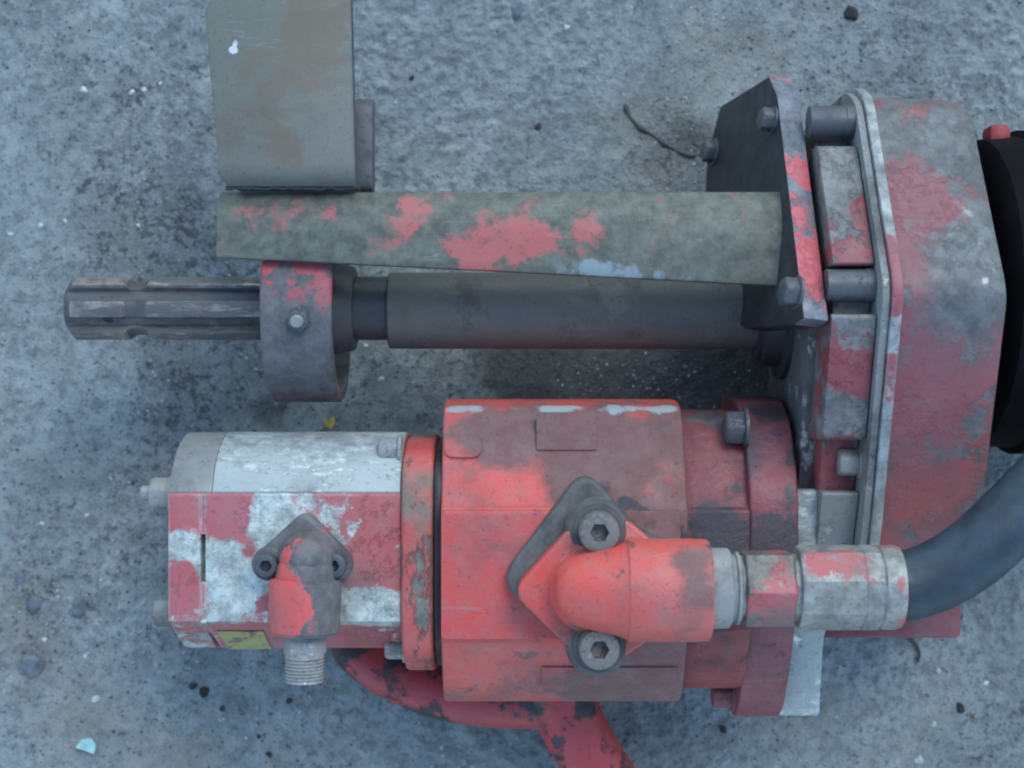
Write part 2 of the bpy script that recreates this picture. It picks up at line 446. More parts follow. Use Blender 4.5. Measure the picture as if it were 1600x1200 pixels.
M_ring = painted('ring_dirt_over_red', (.40, .06, .068), (.105, .105, .108), chip=.66, cscale=40, grime=.40, gcol=(.105, .105, .105), dust=0.12, seed=127.0, wear=.0, rough=(.6, .6), paint2=(.3, .085, .1),
                 paint_spots=SP([(470, 420, .146, 40, .08), (510, 460, .141, 28, .3), (418, 415, .141, 16, .35), (533, 600, .112, 22, .4)]))
M_bolt = painted('dark_bolt_steel', (.055, .06, .072), (.13, .135, .14), chip=.4, cscale=120, grime=.25, gcol=(.07, .065, .06), dust=0.03, seed=133.0, wear=.6, bare_metal=.4, rough=(.45, .4), edge_r=.0008)
M_zinc = painted('zinc_plated_steel', (.27, .275, .265), (.40, .41, .39), chip=.4, cscale=90, grime=.36, nick=.4, gcol=(.10, .092, .082), seed=139.0, wear=.5, bare_metal=.5, rough=(.42, .38), edge_r=.001)
M_screw = painted('grey_cap_screw', (.15, .135, .125), (.22, .205, .19), chip=.4, cscale=130, grime=.3, gcol=(.085, .075, .068), seed=143.0, wear=.5, bare_metal=.2, rough=(.5, .45), edge_r=.0008)
M_base = painted('dusty_dark_port_base', (.40, .06, .06), (.085, .083, .080), chip=.66, cscale=40, grime=.42, nick=.5, gcol=(.10, .092, .082), seed=149.0, wear=.1, rough=(.6, .6), paint2=(.3, .08, .08))
M_elbow = painted('red_elbow_paint', (.58, .066, .050), (.16, .155, .145), chip=.22, cscale=40, grime=.40, gcol=(.135, .09, .08), bumpd=.0010, seed=155.3, nick=.7, paint2=(.50, .12, .11), wear=.2, dust=.3, soft=.06,
                  layers=[((.075, .058, .056), SP([(903, 868, .20, 18, .55), (878, 895, .197, 16, .5), (900, 985, .197, 18, .5), (985, 848, .215, 16, .55), (985, 1000, .205, 18, .6), (1112, 850, .215, 18, .6), (1112, 880, .222, 14, .5), (940, 870, .21, 16, .5), (985, 900, .229, 8, .4), (1113, 990, .21, 16, .5)]))],
                  dirt_spots=SP([(1075, 880, .225, 45, .3), (985, 900, .228, 40, .12), (1090, 930, .225, 30, .2)]), paint_spots=SP([(900, 930, .225, 60, .3), (1000, 970, .22, 50, .3)]))
M_smallelbow = painted('grey_elbow_casting', (.55, .065, .06), (.115, .11, .115), chip=.70, cscale=40, grime=.34, gcol=(.11, .105, .11), dust=0.1, seed=161.0, wear=.0, rough=(.55, .6), paint2=(.42, .1, .1),
                       paint_spots=SP([(440, 930, .19, 38, .5), (445, 965, .19, 32, .5), (465, 945, .195, 26, .3), (440, 872, .19, 14, .3)]))
M_ferrule = painted('ferrule_steel', (.46, .07, .07), (.30, .30, .275), chip=.72, cscale=45, grime=.30, gcol=(.17, .15, .13), seed=167.0, wear=.2, nick=.5, bare_metal=.25, rough=(.5, .45), paint2=(.4, .1, .1),
                    paint_spots=SP([(1405, 945, .215, 26, .45), (1285, 882, .225, 24, .4), (1330, 880, .225, 34, .3), (1370, 885, .225, 24, .25), (1400, 905, .22, 16, .25)]))
M_nut = painted('nut_half_red', (.40, .07, .08), (.165, .150, .130), chip=.60, cscale=50, grime=.36, nick=.5, gcol=(.12, .105, .09), seed=171.0, wear=.6, bare_metal=.3, rough=(.5, .4), edge_r=.001,
                paint_spots=SP([(1215, 945, .215, 45, .35)]))
M_redhose = painted('red_overpainted_rubber', (.38, .042, .05), (.035, .038, .048), chip=.44, cscale=34, grime=.22, gcol=(.07, .06, .065), dust=0.06, seed=177.0, wear=.0, rough=(.5, .6), paint2=(.28, .05, .062), bumpd=.0008,
                    spots=SP([(830, 1085, .04, 60, .2), (905, 1100, .045, 30, .3), (545, 1010, .03, 25, .2), (760, 1080, .04, 30, .15)]))
M_lug = painted('red_base_lug_paint', (.20, .035, .042), (.14, .13, .13), chip=.25, cscale=45, grime=.4, gcol=(.09, .08, .08), seed=183.0)

def simple(name, col, rough, noise_amt=.3, scale=80, bumpd=.0002, seed=0, stretch=None, spec=.5):
    t = NT(name)
    n = t.noise(scale, 6, .6, seed, stretch)
    c = t.mix(t.ramp(n, .3, .7), tuple(x * (1 - noise_amt) for x in col), tuple(min(1, x * (1 + noise_amt)) for x in col))
    t.put(t.b.inputs['Base Color'], c)
    t.put(t.b.inputs['Roughness'], t.ramp(t.noise(scale * .6, 5, .6, seed + 2), .3, .7, rough - .07, rough + .1))
    t.b.inputs['Specular IOR Level'].default_value = spec
    t.put(t.b.inputs['Normal'], t.bump(t.noise(scale * 4, 5, .6, seed + 4), bumpd, .8))
    return t.m

M_rubber = simple('blue_black_hose_rubber', (.022, .038, .056), .50, .35, 60, .00025, 3)
M_guard = simple('matt_black_rubber', (.006, .006, .007), .85, .3, 50, .0003, 5, spec=.1)
M_clip = simple('red_plastic_clip', (.25, .03, .035), .6, .5, 90)
M_yellow = painted('scuffed_yellow_label', (.42, .38, .09), (.13, .09, .09), chip=.42, cscale=80, dust=.4, grime=.3, seed=191.0, wear=0)
M_ochre = simple('dry_yellow_leaf', (.42, .33, .05), .7, .4, 200)
M_twig = simple('dark_wet_twig', (.060, .056, .056), .7, .5, 160, .0004)
M_stone_dark = simple('blue_grey_stone', (.10, .115, .135), .7, .5, 130, .0006, 8)
M_grit_dark = simple('dark_crumbs', (.060, .060, .060), .85, .6, 60, .0004, 6)
M_grit_grey = simple('grey_crumbs', (.20, .21, .215), .85, .5, 60, .0004, 7)
M_stone_coal = simple('black_cinder', (.022, .022, .024), .8, .5, 150, .0006, 9)
M_stone_pale = simple('pale_stone', (.40, .41, .40), .7, .3, 130, .0005, 10)
M_chip = simple('pale_green_chip', (.30, .50, .48), .55, .2, 130, .0003, 12)
M_white = simple('white_paint_fleck', (.75, .76, .76), .6, .1, 130, .0002, 13)

def ground_mat():
    t = NT('ash_grey_dirt')
    n1 = t.noise(5.5, 6, .6, .3)
    n2 = t.noise(22, 8, .66, 2.1)
    n3 = t.noise(120, 7, .7, 5.2)
    n4 = t.noise(520, 4, .65, 7.7)
    base = t.mix(t.ramp(n1, .32, .68), (.200, .228, .228), (.284, .318, .316))
    base = t.mix(t.ramp(n2, .35, .72), base, (.328, .362, .358))
    base = t.mix(t.ramp(n3, .42, .64, 0, .62), base, (.115, .125, .132))
    base = t.mix(t.ramp(t.noise(45, 7, .7, 40), .52, .68, 0, .5), base, (.40, .42, .42))
    # ochre sand stain
    och = t.math('MULTIPLY', t.ramp(t.noise(7, 5, .6, 21), .52, .68), .5)
    base = t.mix(och, base, (.285, .265, .22))
    # dark soot / moss crumbs, in drifts
    drift = t.ramp(t.noise(6.5, 4, .55, 13.0), .46, .70, 0, .7)
    extra = t.spots([(W(200, 360, 0), .045, .8), (W(330, 600, 0), .06, .5), (W(680, 590, 0), .07, .6), (W(100, 900, 0), .06, .5), (W(1060, 210, 0), .028, .7), (W(60, 1000, 0), .05, .4),
                     (W(210, 160, 0), .03, .3), (W(250, 760, 0), .045, .5), (W(800, 590, 0), .04, .5), (W(1180, 560, 0), .05, .5)], n2)
    drift = t.math('MINIMUM', t.math('ADD', drift, extra), 1.0)
    cr = t.math('ADD', t.math('MULTIPLY', t.noise(210, 6, .75, 18), .62), t.math('MULTIPLY', t.noise(75, 7, .74, 17), .38))
    base = t.mix(t.math('MULTIPLY', drift, .42), base, (.105, .112, .114))
    cm = t.ramp(t.math('ADD', cr, t.math('MULTIPLY', drift, .075)), .56, .64, 0, .80)
    base = t.mix(cm, base, (.055, .056, .058))
    # shade under shaft and ring painted into the dirt colour, with some grease
    shade_stain = t.ramp(t.math('ADD', t.spots([(W(1090, 585, 0), .075, .62), (W(940, 590, 0), .060, .5), (W(800, 575, 0), .045, .3), (W(1180, 480, 0), .06, .4), (W(420, 640, 0), .016, .5), (W(1080, 215, 0), .022, .45)], n2), t.math('MULTIPLY', n2, .35)), .30, .72, 0, .72)
    base = t.mix(shade_stain, base, (.045, .044, .042))
    # light grains
    lg = t.ramp(t.math('ADD', t.math('MULTIPLY', n4, .75), t.math('MULTIPLY', n2, .25)), .585, .70, 0, .75)
    base = t.mix(lg, base, (.58, .60, .60))
    dk = t.ramp(t.noise(430, 4, .65, 31), .59, .67, 0, .75)
    base = t.mix(dk, base, (.06, .06, .065))
    t.put(t.b.inputs['Base Color'], base)
    t.b.inputs['Roughness'].default_value = .92
    t.b.inputs['Specular IOR Level'].default_value = .25
    h = t.math('ADD', t.math('MULTIPLY', n3, 1.2), t.math('MULTIPLY', n4, .8))
    t.put(t.b.inputs['Normal'], t.bump(h, .0021, 1.0))
    return t.m
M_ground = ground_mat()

# ------------------------------------------------------------------ ground
def vnoise(x, y, seed):
    r = np.random.default_rng(seed)
    tab = r.random((256, 256))
    xi, yi = np.floor(x).astype(int), np.floor(y).astype(int)
    fx, fy = x - xi, y - yi
    fx, fy = fx * fx * (3 - 2 * fx), fy * fy * (3 - 2 * fy)
    a, b = tab[xi & 255, yi & 255], tab[(xi + 1) & 255, yi & 255]
    c, d = tab[xi & 255, (yi + 1) & 255], tab[(xi + 1) & 255, (yi + 1) & 255]
    return (a * (1 - fx) + b * fx) * (1 - fy) + (c * (1 - fx) + d * fx) * fy

def height(x, y):
    h = (vnoise(x * 7 + 50, y * 7 + 50, 1) - .5) * .010
    h += (vnoise(x * 25 + 50, y * 25 + 50, 2) - .5) * .0014
    h += (vnoise(x * 80 + 90, y * 80 + 90, 3) - .5) * .0007
    m = np.clip((vnoise(x * 9 + 20, y * 9 + 20, 5) - .35) * 3, 0, 1)
    h += np.clip(vnoise(x * 190 + 90, y * 190 + 90, 4) - .5, 0, 1) * .0022 * (.2 + m)
    h += np.clip(vnoise(x * 380 + 90, y * 380 + 90, 6) - .55, 0, 1) * .0026 * (.3 + m)
    return h - .004

def axis(half, step, far):
    a = list(np.arange(-half, half + 1e-9, step))
    s, p = step, half
    out = []
    while p < far:
        s *= 1.25
        p += s
        out.append(p)
    return np.array([-v for v in out[::-1]] + a + out)

gx, gy = axis(.40, .00125, 4.0), axis(.31, .00125, 4.0)
X, Y = np.meshgrid(gx, gy)
Z = height(X, Y)
nx, ny = len(gx), len(gy)
me = bpy.data.meshes.new('ground')
verts = np.stack([X.ravel(), Y.ravel(), Z.ravel()], 1)
idx = np.arange(nx * ny).reshape(ny, nx)
quads = np.stack([idx[:-1, :-1], idx[:-1, 1:], idx[1:, 1:], idx[1:, :-1]], -1).reshape(-1, 4)
me.vertices.add(len(verts)); me.vertices.foreach_set('co', verts.ravel())
me.loops.add(quads.size); me.loops.foreach_set('vertex_index', quads.ravel())
me.polygons.add(len(quads)); me.polygons.foreach_set('loop_start', np.arange(0, quads.size, 4))
me.polygons.foreach_set('use_smooth', np.ones(len(quads), bool))
me.update(calc_edges=True); me.validate()
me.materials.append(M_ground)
ground = bpy.data.objects.new('ground', me)
COL.objects.link(ground)
ground['kind'] = 'structure'
ground['label'] = 'compacted grey dirt strewn with dark crumbs and grit'

def gz(x, y): return float(height(np.array([x]), np.array([y]))[0])

# ------------------------------------------------------------------ the pump unit
unit = empty('hydraulic_pump_unit', (.05, 0, 0), 'red and bare metal hydraulic pump unit with gearbox, bracket and splined shaft lying on dirt', 'hydraulic pump')

# --- gearbox (profile in y, z; extruded along the shafts, x)
GP = [(.156, .012), (.157, .132), (.148, .155), (.046, .2165), (-.078, .170), (-.126, .140), (-.130, .012)]
def inset(poly, d):
    n = len(poly); out = []
    for i in range(n):
        p0, p1, p2 = Vector(poly[i - 1]), Vector(poly[i]), Vector(poly[(i + 1) % n])
        e1, e2 = (p1 - p0).normalized(), (p2 - p1).normalized()
        n1, n2 = Vector((-e1.y, e1.x)), Vector((-e2.y, e2.x))
        m = (n1 + n2); m = m / max(.3, m.dot(n1))
        out.append(tuple(p1 + m * d))
    return out
RX0, RX1, RX2 = .1795, .1875, .2425
rear = bmesh.new()
# rear shell drawn in towards its end, so the back edge is rounded
pr = rpoly(inset(GP, .002), [.002, .006, .008, .010, .010, .012, .002], 4)
st = [(RX1 - .001, 0), (RX1 + .036, .0005), (RX2 - .006, .0015), (RX2 - .0015, .003), (RX2, .006)]
cy, cz = .014, .09
rings = []
for x, ins in st:
    rings.append([rear.verts.new((x, y + (cy - y) * ins / .11, z + (cz - z) * ins / .11)) for y, z in pr])
for A, B in zip(rings, rings[1:]):
    for k in range(len(pr)): rear.faces.new((A[k], A[(k + 1) % len(pr)], B[(k + 1) % len(pr)], B[k]))
rear.faces.new(rings[0][::-1]); rear.faces.new(rings[-1])
gearbox = link('gearbox_housing', rear, M_gear, unit)
gearbox['label'] = 'gearbox rear housing in scratched dull red paint worn to grey metal'
rimb = bevel(prism_x(rpoly(inset(GP, -.003), [.002, .008, .010, .010, .010, .01, .002], 4), RX0 + .0043, RX1 + .0015), .0012)
link('rim_flange', rimb, M_rim, gearbox)
rimf = bevel(prism_x(rpoly(inset(GP, -.0005), [.002, .008, .010, .010, .010, .01, .002], 4), RX0, RX0 + .004), .0008)
link('rim_flange', rimf, M_alu2, gearbox)
link('front_case', bevel(prism_x(rpoly(inset(GP, .020), .01, 4), .160, RX0 - .0002), .002), M_block, gearbox)
link('front_flange', bevel(prism_x(rpoly(inset(GP, .036), .014, 4), .1525, .1630), .0015), M_grit, gearbox)

def slope(y):          # height of the gearbox's outer slope at y
    ys = [-.126, -.078, .046, .148, .157]; zs = [.140, .170, .2165, .155, .132]
    return float(np.interp(y, ys, zs))
def block(y0, y1, x0, low, mat):
    pts = [(y0, .09), (y1, .09), (y1, slope(y1) - low)]
    if y0 < .046 < y1: pts.append((.046, slope(.046) - low))
    pts.append((y0, slope(y0) - low))
    b = prism_x(rpoly(pts, .004, 3), x0, RX0 - .0005)
    return link('casing_block', bevel(b, .0034, 4), mat, gearbox)
block(.0585, .124, .1585, .007, M_block)
block(-.0285, .0345, .1570, .006, M_block)
block(-.112, -.0555, .1600, .010, M_alu2)
cb = hexhead((RX0 + .0005, -.0405, .1655), (-1, 0, 0), .0074, .0115, .2)
link('bolt', cb, M_zinc, gearbox)
# foot of the gearbox, under the hose
foot = bevel(box(.165, .2575, -.1455, -.10, .004, .084), .004)
link('base_lug', foot, M_lug, gearbox)
# seat of the drive shaft on the front
link('shaft_boss', lathe((.1525, PY(482, .095), .095), (-1, 0, 0), [(0, .040), (.003, .040), (.004, .033), (.012, .031), (.014, .0285), (.016, .0285), (.016, 0)], 40), M_dark, gearbox)

# --- mounting plate (leans a little), pixel rays cut with its plane
A_, B_, C_ = P(1203, 118, .122), P(1255, 505, .207), P(1105, 270, .028)
PN = (B_ - A_).cross(C_ - A_).normalized()
if PN.x < 0: PN = -PN
def onplate(px, py):
    o = Vector((0, 0, H)); d = P(px, py, 0) - o
    return o + d * ((A_ - o).dot(PN) / d.dot(PN))
out = [onplate(1201, 119), onplate(1214, 150), onplate(1256, 497)]
lo1 = onplate(1256, 497) + (C_ - onplate(1256, 497)).project(Vector((C_.x - A_.x, 0, C_.z - .15))) * 1.0
pdown = (Vector((0, 0, -1)) - PN * Vector((0, 0, -1)).dot(PN)).normalized()
b0 = out[-1]
out += [b0 + pdown * .012 + Vector((0, -.003, 0)), b0 + pdown * .085 + Vector((0, -.004, 0)), onplate(1105, 292) + pdown * .008 + Vector((0, -.06, 0)), onplate(1105, 292) + pdown * .004, onplate(1104, 245), onplate(1125, 166)]
out = [p - PN * (p - A_).dot(PN) for p in out]
PT = .0132
pb = prism(out, PN * PT)
bevel(pb, .0011, 2)
plate = link('mounting_plate', pb, M_plate, unit)
plate.data.materials.append(M_platedge)
plate['label'] = 'dark angular steel plate with chipped red upper edge'
for f in plate.data.polygons:      # the rim of the plate carries the red paint, its faces are oily black steel
    if abs(f.normal.dot(PN)) < .8 and f.normal.z > .1: f.material_index = 1

def plate_bolt(px, py, r, h, mat=M_bolt, rot=0.3):
    c = onplate(px, py)
    return link('bolt', hexhead(c, -PN, r, h, rot), mat, plate)
plate_bolt(1208, 188, .0066, .0075)
plate_bolt(1246, 458, .0078, .0085, M_bolt)
plate_bolt(1116, 237, .0072, .0070)
# spacers between the plate and the rim flange
def spacer(py, z, r):
    y = PY(py, z)
    x0 = A_.x + PT + .0002 - (PN.y * (y - A_.y) + PN.z * (z - A_.z)) / PN.x
    L = RX0 - x0
    return link('spacer', lathe((x0, y, z), (1, 0, 0), [(0, r), (L * .80, r), (L * .82, r * 1.06), (L + .001, r * 1.06)], 28), M_bolt, plate)
spacer(191, .150, .0085)
spacer(446, .196, .0081)

# --- bracket bar: shallow curved steel strip from the plate to the shaft ring
bar = bmesh.new()
secs = []
for px, ptop, pbot, z in ((338, 297, 402, .147), (600, 297, 415, .152), (900, 296, 430, .158), (1243, 296, 448, .165)):
    x = PX(px, z); y1, y0 = PY(ptop, z), PY(pbot, z)
    wdt = y1 - y0
    top, bot = [], []
    for k in range(9):
        u = k / 8
        yy = y0 + wdt * u
        zz = z + .001 - .010 * max(0, u - .45) ** 2 / .30
        top.append((x, yy, zz)); bot.append((x, yy, zz - .008))
    secs.append(top + bot[::-1])
for i, s_ in enumerate(secs): secs[i] = [bar.verts.new(v) for v in s_]
for A2, B2 in zip(secs, secs[1:]):
    for k in range(18): bar.faces.new((A2[k], A2[(k + 1) % 18], B2[(k + 1) % 18], B2[k]))
bar.faces.new(secs[0][::-1]); bar.faces.new(secs[-1])
bevel(bar, .0010, 2, 50)
barO = link('bracket_bar', bar, M_bar, unit)
barO['label'] = 'tapering olive steel bar with patches of red paint'

# --- square plate bent down onto the bar, with a tab beside it
sq = bmesh.new()
zt = .160
prof = []
pth = [(-70, zt), (20, zt), (140, zt - .0005), (255, zt - .001), (268, zt - .0022), (279, zt - .0055), (286, zt - .0105), (288, zt - .020), (288, zt - .040)]
def edge_l(py): return 320 + (py - 25) * (344 - 320) / 265.0
def edge_r(py): return 548 + py * 7 / 290.0
rows = []
for i, (py, z) in enumerate(pth):
    yy = PY(py, zt)
    xl, xr = PX(edge_l(py), zt), PX(edge_r(py), zt)
    if i >= 4:
        k = (0, .0006, .002, .0045, .0055)[min(4, i - 4)]
        xl += k; 
    if py < 10: xl = PX(362, zt)
    rows.append((xl, xr, yy, z))
T = .0110
vt = []
for i, (xl, xr, yy, z) in enumerate(rows):
    d0 = Vector((0, rows[min(i + 1, len(rows) - 1)][2] - rows[max(i - 1, 0)][2], rows[min(i + 1, len(rows) - 1)][3] - rows[max(i - 1, 0)][3])).normalized()
    nrm = Vector((0, d0.z, -d0.y))
    if nrm.z < 0 and i < 6: nrm = -nrm
    if i >= 6: nrm = Vector((0, -1, 0)) if i > 6 else nrm
    if nrm.y > 0: nrm = -nrm
    off = nrm * T
    vt.append([sq.verts.new((xl, yy, z)), sq.verts.new((xr, yy, z)), sq.verts.new((xr, yy - off.y, z - off.z)), sq.verts.new((xl, yy - off.y, z - off.z))])
for A2, B2 in zip(vt, vt[1:]):
    for k in range(4): sq.faces.new((A2[k], A2[(k + 1) % 4], B2[(k + 1) % 4], B2[k]))
sq.faces.new(vt[0][::-1]); sq.faces.new(vt[-1])
bevel(sq, .0011, 2, 40)
sqO = link('bracket_plate', sq, M_olive, unit)
sqO.data.materials.append(M_bolt)
for f in sqO.data.polygons:
    if abs(f.normal.x) > .6: f.material_index = 1  # side faces get a darker material: their shading put into the colour
sqO['label'] = 'rust tinged olive square plate bent down at the bar'
ztab = .128
tab = prism([Vector((PX(549, ztab), y, z)) for y, z in rpoly([(PY(300, ztab), .115), (PY(300, ztab), ztab + .006), (PY(165, ztab), ztab + .004), (PY(150, ztab), ztab - .008), (PY(150, ztab), .115)], .007, 4)], (PX(583, ztab) - PX(549, ztab), 0, 0))
link('plate_tab', bevel(tab, .003, 3), M_bolt, sqO)
weld = bmesh.new()
wp = [Vector((PX(352 + k * 6, .148), PY(293 + random.uniform(-1.2, 1.2), .148), .1465 + random.uniform(-.0004, .0006))) for k in range(34)]
tube(wp, [.0011 + random.uniform(-.0003, .0004) for _ in wp], 8, weld)
link('weld_bead', weld, M_dark, sqO)

# --- drive shaft
AZ = .095
AY = PY(482, AZ)
K = (H - AZ) / .83          # sizes read at the shaft's own distance
sh = bmesh.new()
def tooth(a, cap):
    a6 = ((a - math.radians(94)) % (math.pi / 3))
    a6 = min(a6, math.pi / 3 - a6)
    half = math.asin(.00435 / .0172)
    r = (.0178 if a6 < half else (.0178 - (.0178 - .0140) * min(1, (a6 - half) / .06))) * K
    return min(r, cap)
ZS = AZ + .017
xs0 = PX(95, ZS)
g0, g1 = PX(194, ZS), PX(226, ZS)
stations = [(xs0, .0120), (xs0 + .0022, .0150), (xs0 + .0050, .0178), (g0 - .0016, .0178), (g0, .0166), (g0 + .003, .0149), ((g0 + g1) / 2, .0146), (g1 - .003, .0149), (g1, .0166), (g1 + .0016, .0178), (-.100, .0178)]
stations = [(a, b * K) for a, b in stations]
N = 144
rr = []
for x, cap in stations:
    rr.append([sh.verts.new((x, AY + math.cos(2 * math.pi * k / N) * tooth(2 * math.pi * k / N, cap), AZ + math.sin(2 * math.pi * k / N) * tooth(2 * math.pi * k / N, cap))) for k in range(N)])
for A2, B2 in zip(rr, rr[1:]):
    for k in range(N): sh.faces.new((A2[k], A2[(k + 1) % N], B2[(k + 1) % N], B2[k]))
sh.faces.new(rr[0][::-1]); sh.faces.new(rr[-1])
shaft = link('splined_shaft', sh, M_shaft, unit, smooth=28)
shaft.data.materials.append(M_tooth)
for f in shaft.data.polygons:
    c_ = f.center + ORIG[shaft.name]
    if math.hypot(c_.y - AY, c_.z - AZ) > .0169 * K: f.material_index = 1
shaft['label'] = 'oily six-spline drive shaft end with locking groove'
link('shaft_neck', lathe((-.100, AY, AZ), (1, 0, 0), [(0, .0179), (.05, .0179), (.05, 0)], 36), M_dark, shaft)
sx0, sx1 = PX(604, AZ + .018), .1370
link('shaft_sleeve', lathe((sx0, AY - .0012, AZ), (1, 0, 0), [(0, .0183), (0, .0208), (.0008, .0215), (sx1 - sx0, .0217), (sx1 - sx0, 0)], 48), M_sleeve, shaft)
# ring hung from the bar, with a bearing inside
ZR = AZ + .053
rx0, rx1 = PX(405, ZR), PX(517, ZR)
RO, RI = .0512 * K, .0446 * K
rg = bmesh.new()
ringv = []
nn = 64
for x, r in ((rx0, RO - .0012), (rx0 + .0012, RO), (rx1 - .0012, RO), (rx1, RO - .0012), (rx1, RI + .0008), (rx1 - .0008, RI), (rx0 + .0008, RI), (rx0, RI + .0008)):
    ringv.append([rg.verts.new((x, AY + r * math.cos(2 * math.pi * k / nn), AZ + r * math.sin(2 * math.pi * k / nn))) for k in range(nn)])
for i in range(8):
    A2, B2 = ringv[i], ringv[(i + 1) % 8]
    for k in range(nn): rg.faces.new((A2[k], A2[(k + 1) % nn], B2[(k + 1) % nn], B2[k]))
ring = link('bearing_ring', rg, M_ring, unit)
ring['label'] = 'wide dusty ring around the shaft with traces of red'
th = math.acos((PY(500, ZR - .001) - AY) / RO)
bc = Vector((PX(466, ZR), AY + RO * math.cos(th), AZ + RO * math.sin(th)))
bd = Vector((0, math.cos(th), math.sin(th)))
bb = hexhead(bc - bd * .0006, bd, .0062, .0052, .3)
link('bolt', bb, M_bolt, ring)
link('bolt_stud', lathe(bc + bd * .004, bd, [(0, .0035), (.0040, .0035), (.0048, .0027), (.0048, 0)], 18), M_zinc, ring)
link('bearing', lathe((rx0 + .004, AY, AZ), (1, 0, 0), [(0, .0452), (.006, .0452), (.006, .0285), (.020, .0282), (PX(556, AZ) - rx0 - .005, .0236), (PX(556, AZ) - rx0 - .004, .0226), (PX(556, AZ) - rx0 - .004, 0)], 40), M_dark, ring)

# --- main pump
pumpY = -.0915
PP = [(-.064, .1695), (-.0625, .1665), (-.024, .1485), (-.0125, .138), (-.0085, .118), (-.0085, .06), (-.03, .022), (-.09, .006), (-.15, .022), (-.1745, .06), (-.1745, .112), (-.171, .134), (-.160, .148), (-.1335, .1665), (-.132, .1695)]
X0, X1, X2, X3, X4 = -.0366, .0905, .0945, .1238, .1490
pumpb = prism_x(rpoly(PP, [.001, .001, .008, .006, .01, .02, .03, .03, .03, .02, .012, .008, .008, .001, .001], 4), X0, X1)
bevel(pumpb, .0018, 3, 30)
pump = link('main_pump', pumpb, M_pump, unit)
pump['label'] = 'large red pump body with dusty faded upper side'
pad = prism_z(rpoly([(X0 + .0002, -.131), (X1 - .004, -.131), (X1 - .004, -.065), (X0 + .0002, -.065)], .003, 3), .163, .1722)
link('port_pad', bevel(pad, .0011, 2), M_pump, pump)
def on_slope(y):    # upper slope of the pump body
    return float(np.interp(y, [-.0625, -.024], [.1665, .1485]))
def slope_pad(px0, px1, py0, py1, hgt, r, mat=M_pump, name='cast_pad'):
    pts = rpoly([(px0, py0), (px1, py0), (px1, py1), (px0, py1)], r, 3)
    nn_ = Vector((0, .0180, .0385)).normalized()
    vs = []
    for a, b in pts:
        y = PY(b, .155); y = PY(b, on_slope(y)); z = on_slope(y)
        vs.append(Vector((PX(a, z), y, z)) - nn_ * .002)
    return link(name, bevel(prism(vs, nn_ * (.002 + hgt)), .0004, 2), mat, pump)
slope_pad(838, 932, 645, 704, .0012, 3)
slope_pad(694, 752, 682, 716, .0014, 14)
lp = []
for a, b in ((846, 1041), (1058, 1041), (1058, 1068), (846, 1068)):
    zz = .155
    for _ in range(4):
        yy = PY(b, zz); zz = float(np.interp(yy, [-.160, -.1335], [.148, .1665]))
    lp.append(Vector((PX(a, zz), yy, zz)))
nl = Vector((0, -.0185, .0265)).normalized()
lowpad = prism([v - nl * .002 for v in lp], nl * .0031)
link('cast_pad', bevel(lowpad, .0005), M_pump, pump)
neck = prism_x(rpoly([(y * .93 + pumpY * .07, z * .945) for y, z in PP], [.004, .001, .012, .008, .01, .02, .03, .03, .03, .02, .012, .008, .01, .001, .004], 4), X1 - .001, X3 + .001)
pn = link('pump_neck', bevel(neck, .001, 2, 30), M_neck, pump)
pn['label'] = 'darker red neck between pump body and flange'
FP = [(-.0085, .112), (-.020, .140), (-.055, .162), (-.110, .162), (-.150, .140), (-.176, .120), (-.186, .104), (-.186, .060), (-.170, .02), (-.09, .008), (-.03, .02), (-.006, .06)]
pf = link('pump_flange', bevel(prism_x(rpoly(FP, [.008, .012, .014, .01, .01, .01, .006, .006, .02, .03, .02, .012], 4), X3, X4), .0016, 3), M_flange, pump)
link('bolt', hexhead((X3 + .0004, PY(668, .146), .1445), (-1, 0, 0), .0098, .0115, .52), M_bolt, pf)
link('bolt', hexhead((X3 + .0004, -.1735, .102), (-1, 0, 0), .0080, .0125, .2), M_flange, pf)
ad = prism_x(rpoly([(-.055, .155), (-.120, .150), (-.137, .118), (-.150, .112), (-.186, .1035), (-.186, .06), (-.06, .06)], .005, 3), X4 + .0002, .1715)
ao = link('adapter_flange', bevel(ad, .0016, 2), M_alu, pump)
ao['label'] = 'bright bare aluminium adapter edge beside the red flange'
# diamond base and elbow
def zpoly(pts, z0, z1, r, zr=None):
    q = rpoly([(PX(a, zr or z1), PY(b, zr or z1)) for a, b in pts], [k * .00033 for k in r] if isinstance(r, list) else r * .00033, 5)
    return prism_z(q, z0, z1)
pbase = zpoly([(778, 908), (914, 730), (1010, 838), (1082, 850), (1082, 1000), (985, 1010), (938, 1056)], .165, .1815, [40, 40, 40, 10, 10, 30, 40])
bevel(pbase, .0045, 4, 40)
link('port_base', pbase, M_base, pump)
fl = zpoly([(798, 926), (930, 782), (1000, 826), (1040, 868), (1040, 985), (990, 1016), (938, 1058)], .1814, .1955, [30, 45, 30, 10, 10, 30, 30])
elbow = link('elbow_fitting', bevel(fl, .0018, 3, 40), M_elbow, unit)
elbow['label'] = 'bright red elbow fitting with diamond flange'
EZ, EY = .2045, PY(922, .2045)
ex = lambda px: PX(px, .225)
cxs = ex(936)
sph = [(ex(866), 0.0), (ex(866.5), .0045), (ex(869), .0085), (ex(874), .0118), (ex(884), .0148), (ex(900), .0172), (ex(920), .0190), (ex(945), .0207), (ex(968), .0224), (ex(980), .0236)]
prof = [(x, r) for x, r in sph] + [(ex(983), .0240), (ex(985), .0249), (ex(988), .0252), (ex(1085), .0252), (ex(1112), .0249), (ex(1116), .0238), (ex(1116), 0)]
link('elbow_pipe', lathe((0, EY, EZ), (1, 0, 0), prof, 48), M_elbow, elbow)
